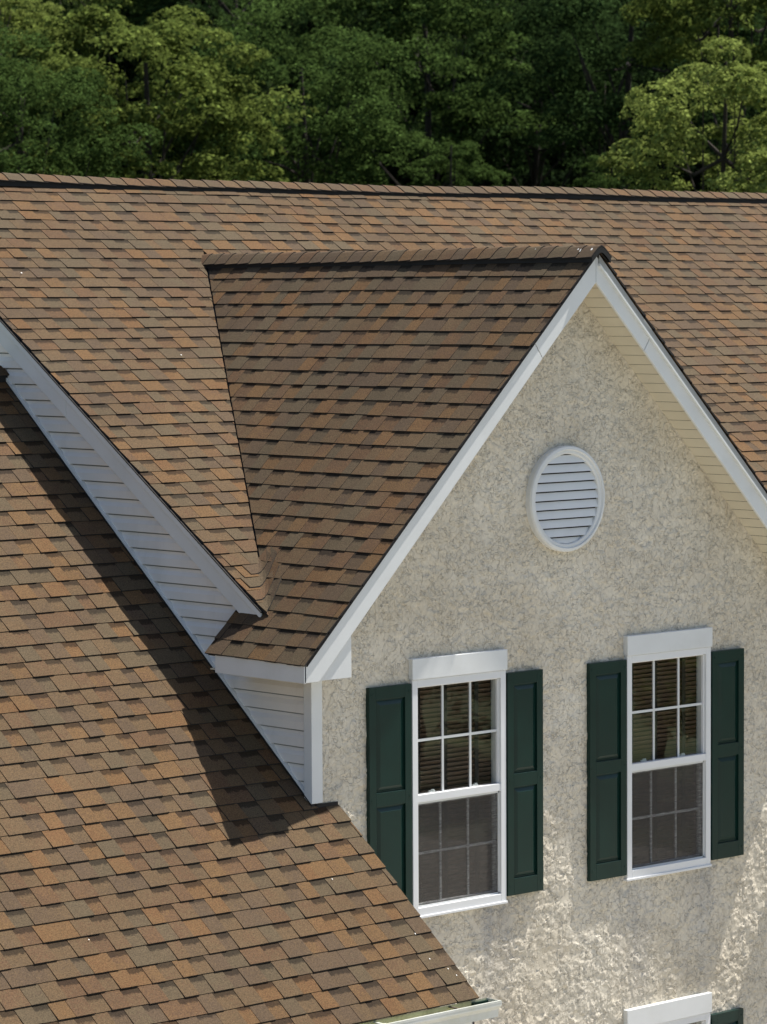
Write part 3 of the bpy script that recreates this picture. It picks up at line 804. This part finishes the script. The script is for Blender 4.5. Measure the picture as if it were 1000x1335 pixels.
# ---------------------------------------------------------------- main roof rake on the gable end
def mz(y): return MS * y + MC
for (a, b) in ((.44, 2.63), (2.634, 5.0)):
    mb = MB(); mb.prism([(a, mz(a) - .026), (b, mz(b) - .026), (b, mz(b) - .215), (a, mz(a) - .215)], MXL + .008, MXL + .024, 'x')
    mb.build("rake_board", M['white'], house, bevel=.003)
mb = MB(); mb.prism([(.43, mz(.43) - .024), (5.0, mz(5.0) - .024), (5.0, mz(5.0) - .072), (.43, mz(.43) - .072)], MXL - .010, MXL + .007, 'x')
mb.build("bead_moulding", M['white'], house, bevel=.003)
mb = MB(); mb.prism([(.42, mz(.42) - .012), (5.0, mz(5.0) - .012), (5.0, mz(5.0) - .022), (.42, mz(.42) - .022)], MXL - .016, MXL + .02, 'x')
mb.build("drip_strip", M['edge'], house)
mb = MB(); mb.prism([(.44, mz(.44) - .20), (5.0, mz(5.0) - .20), (5.0, mz(5.0) - .21), (.44, mz(.44) - .21)], MXL + .025, -.002, 'x')
mb.build("rake_soffit", M['white'], house)

# wing roof rake beside the stucco, and its gutter
mb = MB(); mb.prism([(LEY + .03, LS * (LEY + .03) + LC - .05), (-.03, LS * -.03 + LC - .05), (-.03, LS * -.03 + LC - .2), (LEY + .03, LS * (LEY + .03) + LC - .2)], .165, .183, 'x')
mb.build("rake_board", M['white'], house)
mb = MB(); mb.box(-9, .183, LEY + .03, LEY + .045, LS * LEY + LC - .22, LS * LEY + LC - .045)
mb.build("fascia_board", M['white'], house)
gutter = MB()
gt = LS * LEY + LC - .012
gy1 = LEY + .028; gy0 = gy1 - .140
x0g, x1g = -9.0, .292
def gface(p, q, mi): gutter.face([(x0g, p[0], p[1]), (x1g, p[0], p[1]), (x1g, q[0], q[1]), (x0g, q[0], q[1])], mi)
outer = [(gy1, gt), (gy1, gt - .11), (gy0 + .035, gt - .11), (gy0 + .028, gt - .06), (gy0, gt - .03), (gy0, gt)]
inner = [(gy0 + .003, gt), (gy0 + .003, gt - .028), (gy0 + .031, gt - .058), (gy0 + .038, gt - .106), (gy1 - .003, gt - .106), (gy1 - .003, gt)]
for p, q in zip(outer[:-1], outer[1:]): gface(p, q, 0)
for p, q in zip(inner[:-1], inner[1:]): gface(p, q, 1)
gface((gy0 + .003, gt + .0), (gy0, gt + .0), 0)
gface((gy0 - .001, gt + .004), (gy0 + .014, gt + .004), 0); gface((gy0 - .001, gt + .004), (gy0 - .001, gt - .012), 0); gface((gy0 + .014, gt + .004), (gy0 + .014, gt - .008), 0)
gut = gutter.build("gutter", [M['gutter'], M['gutter_in']], house, fix=False)
mb = MB(); mb.prism([(a, b) for a, b in outer], x1g, x1g + .004, 'x'); mb.build("end_cap", M['gutter'], gut)
for x in (-.06, -.72, -1.4, -2.1, -2.8):
    mb = MB(); mb.box(x, x + .022, gy0 + .012, gy1 - .004, gt - .012, gt - .006); mb.box(x - .004, x + .03, gy0 + .035, gy0 + .055, gt - .03, gt - .004)
    mb.build("hanger", M['debris'] if x > -.1 else M['gutter'], gut)
mb = MB(); mb.box(.15, .285, gy1 - .022, gy1 - .004, gt - .06, gt - .012); mb.build("back_flashing", M['green'], gut)

# ---------------------------------------------------------------- windows
def window(xa, xb, z0, z1, hz):
    xa += WX; xb += WX
    w = MB(); fw = .052; y0, y1 = -.034, .07
    w.box(xa, xa + fw, y0, y1, z0, z1); w.box(xb - fw, xb, y0, y1, z0, z1)
    w.box(xa + fw, xb - fw, y0, y1, z1 - fw, z1); w.box(xa + fw, xb - fw, y0 - .0, y1, z0, z0 + .062)
    W = w.build("window", M['frame'], house, bevel=.003)
    h = MB(); h.box(xa - .008, xb + .006, -.046, .01, z1 + .002, hz); h.build("header", M['white'], W, bevel=.004)
    s = MB(); s.box(xa - .012, xb + .004, -.044, .0, z0 - .012, z0 + .006); s.build("sill", M['frame'], W, bevel=.003)
    ia, ib = xa + fw, xb - fw
    zm = z0 + (z1 - z0) * .497
    # upper sash nearly flush with the frame, lower sash one track further in
    mt_, mb_ = zm + .028, zm - .024
    u = MB(); u.box(ia, ib, -.030, .012, mb_, mt_); u.box(ia, ia + .006, -.012, .012, mt_, z1 - fw); u.box(ib - .012, ib, -.012, .012, mt_, z1 - fw); u.box(ia, ib, -.012, .012, z1 - fw - .008, z1 - fw)
    us = u.build("upper_sash", M['frame'], W, bevel=.002)
    l_ = MB(); zl = z0 + .062
    l_.box(ia, ia + .012, .014, .045, zl, mb_); l_.box(ib - .020, ib, .014, .045, zl, mb_); l_.box(ia, ib, .014, .045, mb_ - .03, mb_); l_.box(ia, ib, .014, .045, zl, zl + .02)
    l_.build("lower_sash", M['grid'], W, bevel=.002)
    def bars(name, a, b, c, d, yy, mat):
        for t in (1 / 3, 2 / 3):
            x = a + (b - a) * t
            g_ = MB(); g_.box(x - .0085, x + .0085, yy, yy + .008, c, d); g_.build("glazing_bar", mat, W)
        g_ = MB(); zz = (c + d) / 2; g_.box(a, b, yy + .0005, yy + .0085, zz - .009, zz + .009); g_.build("glazing_bar", mat, W)
    bars("u", ia, ib, mt_, z1 - fw, -.001, M['grid'])
    bars("l", ia, ib, zl, mb_, .026, M['grid'])
    p = MB(); p.box(ia, ib, .0085, .011, mt_, z1 - fw); p.build("pane", M['glass'], W)
    p = MB(); p.box(ia, ib, .036, .039, zl, mb_); p.build("pane", M['glass'], W)
    s = MB(); s.box(ia + .004, ib - .004, -.006, -.0052, zl, mb_ - .012); s.build("insect_screen", M['screen'], W)
    s = MB()
    s.box(ia, ia + .008, -.012, .0, zl, mb_); s.box(ib - .010, ib, -.012, .0, zl, mb_); s.box(ia, ib, -.012, .0, mb_ - .016, mb_); s.box(ia, ib, -.012, .0, zl, zl + .010)
    s.build("screen_frame", M['grid'], W)
    for t in (.22, .74):
        x = ia + (ib - ia) * t
        k = MB(); k.box(x - .028, x + .028, .012, .03, mt_ + .0, mt_ + .012); k.box(x - .006, x + .022, .012, .028, mt_ + .012, mt_ + .020); k.build("sash_lock", M['frame'], W, bevel=.003)
    # wooden blinds and the dark room behind them
    zz = zl + .01
    while zz < z1 - fw:
        b_ = MB(); tl = .006 + random.uniform(-.0015, .0015); hh = .0335
        b_.prism([(.062 + tl, zz), (.066 + tl, zz + .001), (.064 - tl, zz + hh - .003), (.058 - tl, zz + hh - .0035)], ia + .01, ib - .012, 'x')
        b_.build("blind_slat", M['blind'], W)
        zz += hh
    for t in (.10, .42, .80):
        x = ia + (ib - ia) * t
        b_ = MB(); b_.box(x - .018, x + .018, .048, .050, zl, z1 - fw); b_.build("blind_tape", M['tape_gap_shade'], W)
    r = MB()
    r.box(ia - .02, ib + .02, .16, .17, z0, z1); r.box(ia - .03, ia - .02, .07, .17, z0, z1); r.box(ib + .02, ib + .03, .07, .17, z0, z1); r.box(ia - .03, ib + .03, .07, .17, z1, z1 + .01); r.box(ia - .03, ib + .03, .07, .17, z0 - .01, z0)
    r.build("room_recess", M['room'], W)
    return W

def shutter(xa, xb, z0, z1, split):
    xa += WX; xb += WX
    mb = MB(); y0, y1 = -.040, -.002
    st = .062
    mb.box(xa, xa + st, y0, y1, z0, z1); mb.box(xb - st, xb, y0, y1, z0, z1)
    for a, b in ((z0, z0 + .12), (split - .048, split + .048), (z1 - .088, z1)): mb.box(xa + st, xb - st, y0, y1, a, b)
    S = mb.build("shutter", M['green'], house, bevel=.002)
    for a, b in ((z0 + .12, split - .048), (split + .048, z1 - .088)):
        p = MB(); xa2, xb2 = xa + st, xb - st
        p.box(xa2, xb2, -.0225, -.003, a, b)
        i1, i2 = .012, .040
        A = [(xa2 + i1, a + i1), (xb2 - i1, a + i1), (xb2 - i1, b - i1), (xa2 + i1, b - i1)]
        B = [(xa2 + i2, a + i2), (xb2 - i2, a + i2), (xb2 - i2, b - i2), (xa2 + i2, b - i2)]
        p.face([(x, -.0375, z_) for x, z_ in B])
        for i in range(4):
            j = (i + 1) % 4
            p.face([(A[i][0], -.0230, A[i][1]), (A[j][0], -.0230, A[j][1]), (B[j][0], -.0375, B[j][1]), (B[i][0], -.0375, B[i][1])])
        p.build("raised_panel", M['green'], S)
    for x in (xa + .022, xb - .022):
        for z_ in (z0 + .07, split, z1 - .05):
            k = MB()
            n8 = 8; pts = [(x + .007 * math.cos(6.283 * i / n8), z_ + .007 * math.sin(6.283 * i / n8)) for i in range(n8)]
            k.prism(pts, y0 - .003, y0 + .001, 'y'); k.build("screw_cap", M['green'], S)
    return S

window(.911, 1.826, Z0, Z1, H0)
window(3.088, 4.012, Z0, Z1, H0)
window(3.083, 4.012, -3.75, -2.05, -1.896)
window(.911, 1.826, -3.75, -2.05, -1.896)
shutter(.500, .898, -.877, .738, -.047)
shutter(1.836, 2.196, -.877, .733, -.047)
shutter(2.686, 3.076, -.877, .733, -.047)
shutter(4.024, 4.386, -.880, .718, -.047)
shutter(4.024, 4.386, -3.70, -2.075, -2.89)
shutter(2.686, 3.076, -3.70, -2.075, -2.89)
shutter(1.836, 2.196, -3.70, -2.075, -2.89)

# ---------------------------------------------------------------- round louvred vent
vx, vz, vr = 2.408, 1.955, .384
def ring(prof, seg=64):
    mb = MB(); pr = prof + [prof[0]]
    for i in range(seg):
        a0, a1 = 6.28318 * i / seg, 6.28318 * (i + 1) / seg
        for (r0, y0), (r1, y1) in zip(pr[:-1], pr[1:]):
            mb.face([(vx + r0 * math.cos(a0), y0, vz + r0 * math.sin(a0)), (vx + r0 * math.cos(a1), y0, vz + r0 * math.sin(a1)),
                     (vx + r1 * math.cos(a1), y1, vz + r1 * math.sin(a1)), (vx + r1 * math.cos(a0), y1, vz + r1 * math.sin(a0))])
    return mb
ventp = ring([(vr, .0), (vr + .002, -.048), (vr - .005, -.062), (vr - .024, -.066), (vr - .031, -.053), (vr - .050, -.053), (vr - .058, -.046), (vr - .062, -.004), (vr - .06, .0)]).build("gable_vent", M['white'], house, shade=False)
ri = vr - .060
mb = MB(); mb.prism([(vx + (ri + .01) * math.cos(6.28318 * i / 40), vz + (ri + .01) * math.sin(6.28318 * i / 40)) for i in range(40)], -.024, -.022, 'y'); mb.build("vent_back", M['tape_gap_shade'], ventp)
zz = vz - ri - .02; sp = .0665
while zz < vz + ri:
    zc = zz + sp / 2
    if abs(zc - vz) < ri - .004 or abs(zz + sp - vz) < ri or abs(zz - vz) < ri:
        pts_f, pts_b = [], []
        mb = MB()
        zb, zt = max(zz + .006, vz - ri), min(zz + sp - .005, vz + ri - .001)
        if zt > zb:
            n = 5; rows = []
            for i in range(n + 1):
                t = i / n; z_ = zb + (zt - zb) * t
                hw = math.sqrt(max(ri * ri - (z_ - vz) ** 2, 0)) + .004
                yy = -.050 + .024 * (z_ - zz) / sp
                rows.append((hw, yy, z_))
            for (h0, ya, za), (h1, yb, zb_) in zip(rows[:-1], rows[1:]):
                mb.face([(vx - h0, ya, za), (vx + h0, ya, za), (vx + h1, yb, zb_), (vx - h1, yb, zb_)])
                mb.face([(vx - h0, ya + .005, za), (vx - h1, yb + .005, zb_), (vx + h1, yb + .005, zb_), (vx + h0, ya + .005, za)])
            h0, ya, za = rows[0]
            mb.face([(vx - h0, ya, za), (vx - h0, ya + .005, za), (vx + h0, ya + .005, za), (vx + h0, ya, za)])
            mb.build("louver", M['white'], ventp, fix=False)
    zz += sp

# ================================================================== TREES
def crown_mesh(name, seed, Rx, Rz, nclump, nleaf, leaf, clr=(.55, 1.0)):
    r = np.random.default_rng(seed)
    # clump centres: an uneven shell, denser outside
    th = r.random(nclump) * 6.283; cz = r.uniform(-.75, 1.0, nclump)
    lump = 1 + .22 * np.sin(th * 3 + seed) * np.cos(cz * 4 + seed * 2) + .15 * np.sin(th * 5 + seed * 3)
    rad = np.sqrt(1 - cz ** 2 * .92) * r.uniform(.35, 1.0, nclump) ** .5 * lump
    c = np.stack([Rx * rad * np.cos(th), Rx * rad * np.sin(th), Rz * cz * r.uniform(.6, 1.05, nclump)], -1)
    cr = r.uniform(*clr, nclump) * Rx * .27
    ci = np.repeat(np.arange(nclump), nleaf)
    n = len(ci)
    d = r.normal(size=(n, 3)); d /= np.linalg.norm(d, axis=1)[:, None]
    d[:, 2] = np.where(d[:, 2] < -.35, -d[:, 2], d[:, 2])
    rr = cr[ci] * (.55 + .5 * r.random(n) ** .5)
    # twigs: leaves gather into small sprays on each clump
    spr = r.integers(0, 26, n); sd = np.random.default_rng(seed + 5).normal(size=(nclump, 26, 3)); sd /= np.linalg.norm(sd, axis=2)[:, :, None]
    sd[:, :, 2] = np.where(sd[:, :, 2] < -.2, -sd[:, :, 2], sd[:, :, 2])
    dd = sd[ci, spr] + d * .28; dd /= np.linalg.norm(dd, axis=1)[:, None]
    P = c[ci] + dd * rr[:, None] * np.array([1.15, 1.15, .8])
    nrm = dd * .8 + np.array([0, 0, .55]) + r.normal(size=(n, 3)) * .55; nrm /= np.linalg.norm(nrm, axis=1)[:, None]
    a = np.cross(nrm, r.normal(size=(n, 3))); a /= np.linalg.norm(a, axis=1)[:, None]
    b = np.cross(nrm, a)
    s = leaf * r.uniform(.6, 1.25, n)[:, None]
    fold = nrm * s * .18
    v = np.stack([P - a * s, P - b * s * .55 + fold, P + a * s, P + b * s * .55 + fold], 1).reshape(-1, 3)
    f = np.arange(n * 4).reshape(-1, 4)
    tone = np.clip(r.normal(.45, .2, n) + .15 * (sd[ci, spr, 2]), 0, 1)
    tone = np.where(r.random(n) < .07, tone + .75, tone)          # pale young leaves
    o = quads(name, v, f, M['leaf'], tone)
    me = o.data; bpy.data.objects.remove(o)
    return me, c

def trunk_mesh(name, seed, H, base_r, targets):
    """tapered trunk with limbs that reach into the crown; H = height of the crown centre above the foot"""
    random.seed(seed); mb = MB()
    def tube(pts, rad, k=7):
        rings = []
        for i, p in enumerate(pts):
            d = (pts[min(i + 1, len(pts) - 1)] - pts[max(i - 1, 0)]).normalized()
            a = d.orthogonal().normalized(); b = d.cross(a)
            rings.append([p + (a * math.cos(6.283 * j / k) + b * math.sin(6.283 * j / k)) * rad[i] for j in range(k)])
        for r0, r1 in zip(rings[:-1], rings[1:]):
            for j in range(k):
                mb.face([r0[j], r0[(j + 1) % k], r1[(j + 1) % k], r1[j]])
    n = 8; tr = []
    for i in range(n + 1):
        t = i / n; tr.append(Vector((.25 * math.sin(t * 3 + seed), .2 * math.sin(t * 4 + seed * 2), -H + t * H * 1.15)))
    tube(tr, [base_r * (1.15 - .85 * i / n) for i in range(n + 1)], 9)
    for i, tg in enumerate(targets):
        tg = Vector(tg); k = random.randint(4, 7); s = tr[k]
        mid = (s + tg) / 2 + Vector((random.uniform(-.3, .3), random.uniform(-.3, .3), random.uniform(-.5, .1)))
        tube([s, mid, tg], [base_r * .32, base_r * .2, base_r * .07], 5)
    o = mb.build(name, M['bark'], None, fix=False, shade=True); me = o.data; bpy.data.objects.remove(o)
    return me

KINDS = []
for k, (seed, Rx, Rz, nc, nl, lf, clr) in enumerate([
    (101, 3.4, 3.2, 58, 420, .088, (.7, 1.1)),     # open, light spring foliage, larger leaves
    (102, 3.4, 3.6, 70, 420, .074, (.8, 1.2)),     # full, fine foliage
    (103, 3.6, 4.0, 62, 420, .078, (.6, 1.0)),     # ragged dark
    (104, 3.8, 4.4, 62, 420, .082, (.7, 1.3)),
    (105, 3.2, 3.0, 60, 320, .085, (.6, .95)),     # sparse shrub-like
]):
    cm, cc = crown_mesh("crown", seed, Rx, Rz, nc, nl, lf, clr)
    tm = trunk_mesh("trunk", seed, 10.5, .19, [cc[i] * .72 for i in range(0, nc, 4)])
    KINDS.append((cm, tm))

def tree(px, py, dist, kind, scale, tint, label, rot=0.0, group=None, pos=None, stretch=1.0):
    """crown centre seen through photo pixel (px, py) at this distance"""
    c = pos if pos is not None else CAM + ray(px, py) * dist
    gzv = float(ter(np.array(c.x), np.array(c.y)))
    H = 10.5 * scale * stretch
    root = empty("tree", (c.x, c.y, gzv), label, "tree", group)
    cm, tm = KINDS[kind]
    o = bpy.data.objects.new("crown", cm); COL.objects.link(o); o.parent = root
    o.location = (0, 0, c.z - gzv); o.scale = (scale, scale, scale * stretch); o.rotation_euler = (0, 0, rot); o.color = (*tint, 1)
    t = bpy.data.objects.new("trunk", tm); COL.objects.link(t); t.parent = root
    sz = max((c.z - gzv) / 10.5, .2)
    t.location = (0, 0, c.z - gzv); t.scale = (scale, scale, sz); t.rotation_euler = (0, 0, rot)
    return root

G_LIME = (.170, .212, .055); G_BRIGHT = (.108, .142, .034); G_MID = (.051, .085, .023); G_DARK = (.027, .049, .016); G_DEEP_SHADE = (.008, .014, .006)  # deepest tint near black: shade of the inner wood put into leaf colour
SPEC = [
 # px, py, dist, kind, scale, tint, label, rot
 (185, 165, 70, 0, .80, G_BRIGHT, "broad yellow green tree with freckled bright leaves behind the left of the ridge", .3),
 (395, 165, 74, 1, .78, G_MID, "rounded soft green tree behind the ridge, right of the freckled yellow green tree", 1.1),
 (20, 190, 66, 1, .62, G_MID, "low green tree at the left edge just above the ridge, dark gap over it", 2.0),
 (-5, 60, 80, 0, .50, G_LIME, "small lime green crown at the left edge high above the ridge", .7),
 (545, 95, 84, 2, .86, G_MID, "tall mid green tree mid wood, pale lit top, dark hollow under it", 2.7),
 (700, 150, 88, 3, .72, G_DARK, "dark tree with sparse lit sprays, right of the hollow in the middle of the wood", .2),
 (820, 85, 80, 1, .90, G_DARK, "wide arching dark green tree above the lime green tree by the ridge", 4.0),
 (940, 210, 62, 0, .58, G_LIME, "bright lime green tree at the right edge just above the ridge", 1.8),
 (955, 20, 70, 0, .66, G_BRIGHT, "yellow green crown with dark bare twigs at the top right corner", 5.0),
 (590, 255, 72, 4, .34, G_MID, "small green sapling top peeping over the middle of the ridge", 3.3),
 (800, 262, 72, 4, .30, G_MID, "small green shrub top peeping over the ridge left of the lime green tree", 1.3),
 (300, 30, 96, 2, .90, G_DARK, "dark grey green tree behind and between the two rounded trees at left", 2.2),
 (110, -10, 98, 3, .90, G_MID, "olive green crown at the top left behind the freckled tree", 1.4),
 (450, 20, 104, 3, .95, G_MID, "olive tree at the top of the picture left of the middle", 0.5),
 (660, 10, 108, 2, .95, G_DARK, "dark olive crown at the top of the picture right of the middle", 3.9),
]
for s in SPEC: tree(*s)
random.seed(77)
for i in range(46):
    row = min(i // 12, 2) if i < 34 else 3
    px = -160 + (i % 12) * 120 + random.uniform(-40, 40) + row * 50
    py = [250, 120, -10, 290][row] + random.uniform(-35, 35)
    tree(px, py, [112, 124, 138, 101][row] + random.uniform(-5, 5), random.choice([1, 2, 3]), random.uniform(1.05, 1.35), random.choice([G_DEEP_SHADE, G_DEEP_SHADE, G_DARK]),
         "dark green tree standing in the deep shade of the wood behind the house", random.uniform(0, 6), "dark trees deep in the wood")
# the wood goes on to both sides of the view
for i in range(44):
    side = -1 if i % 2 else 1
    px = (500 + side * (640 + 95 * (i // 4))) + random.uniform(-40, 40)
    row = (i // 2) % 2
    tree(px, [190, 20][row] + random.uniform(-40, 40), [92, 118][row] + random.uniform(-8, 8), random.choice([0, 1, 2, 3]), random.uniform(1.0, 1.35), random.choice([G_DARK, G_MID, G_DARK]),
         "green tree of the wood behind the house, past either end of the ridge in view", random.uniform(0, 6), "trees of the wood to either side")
# trees on the far side of the lawn in front of the house, mirrored in the window glass
for (x, y, k, s, t, lb, hz) in ((21.0, -16.2, 0, .62, G_LIME, "small lime green tree at the edge of the pale ground, mirrored in the right window", 2.0),
                        (20.2, -20.4, 3, .80, G_DARK, "dark bushy tree at the edge of the pale ground, mirrored in the left window", 2.4),
                        (34, -29, 2, 1.1, G_DARK, "dark tree across the pale ground, farthest to the right of the house", 2.9),
                        (15.5, -24, 1, .9, G_DARK, "dark tree across the pale ground, nearest to the front of the wing", 2.6)):
    tree(0, 0, 0, k, s, t, lb, x, pos=Vector((x, y, GZ + hz)))
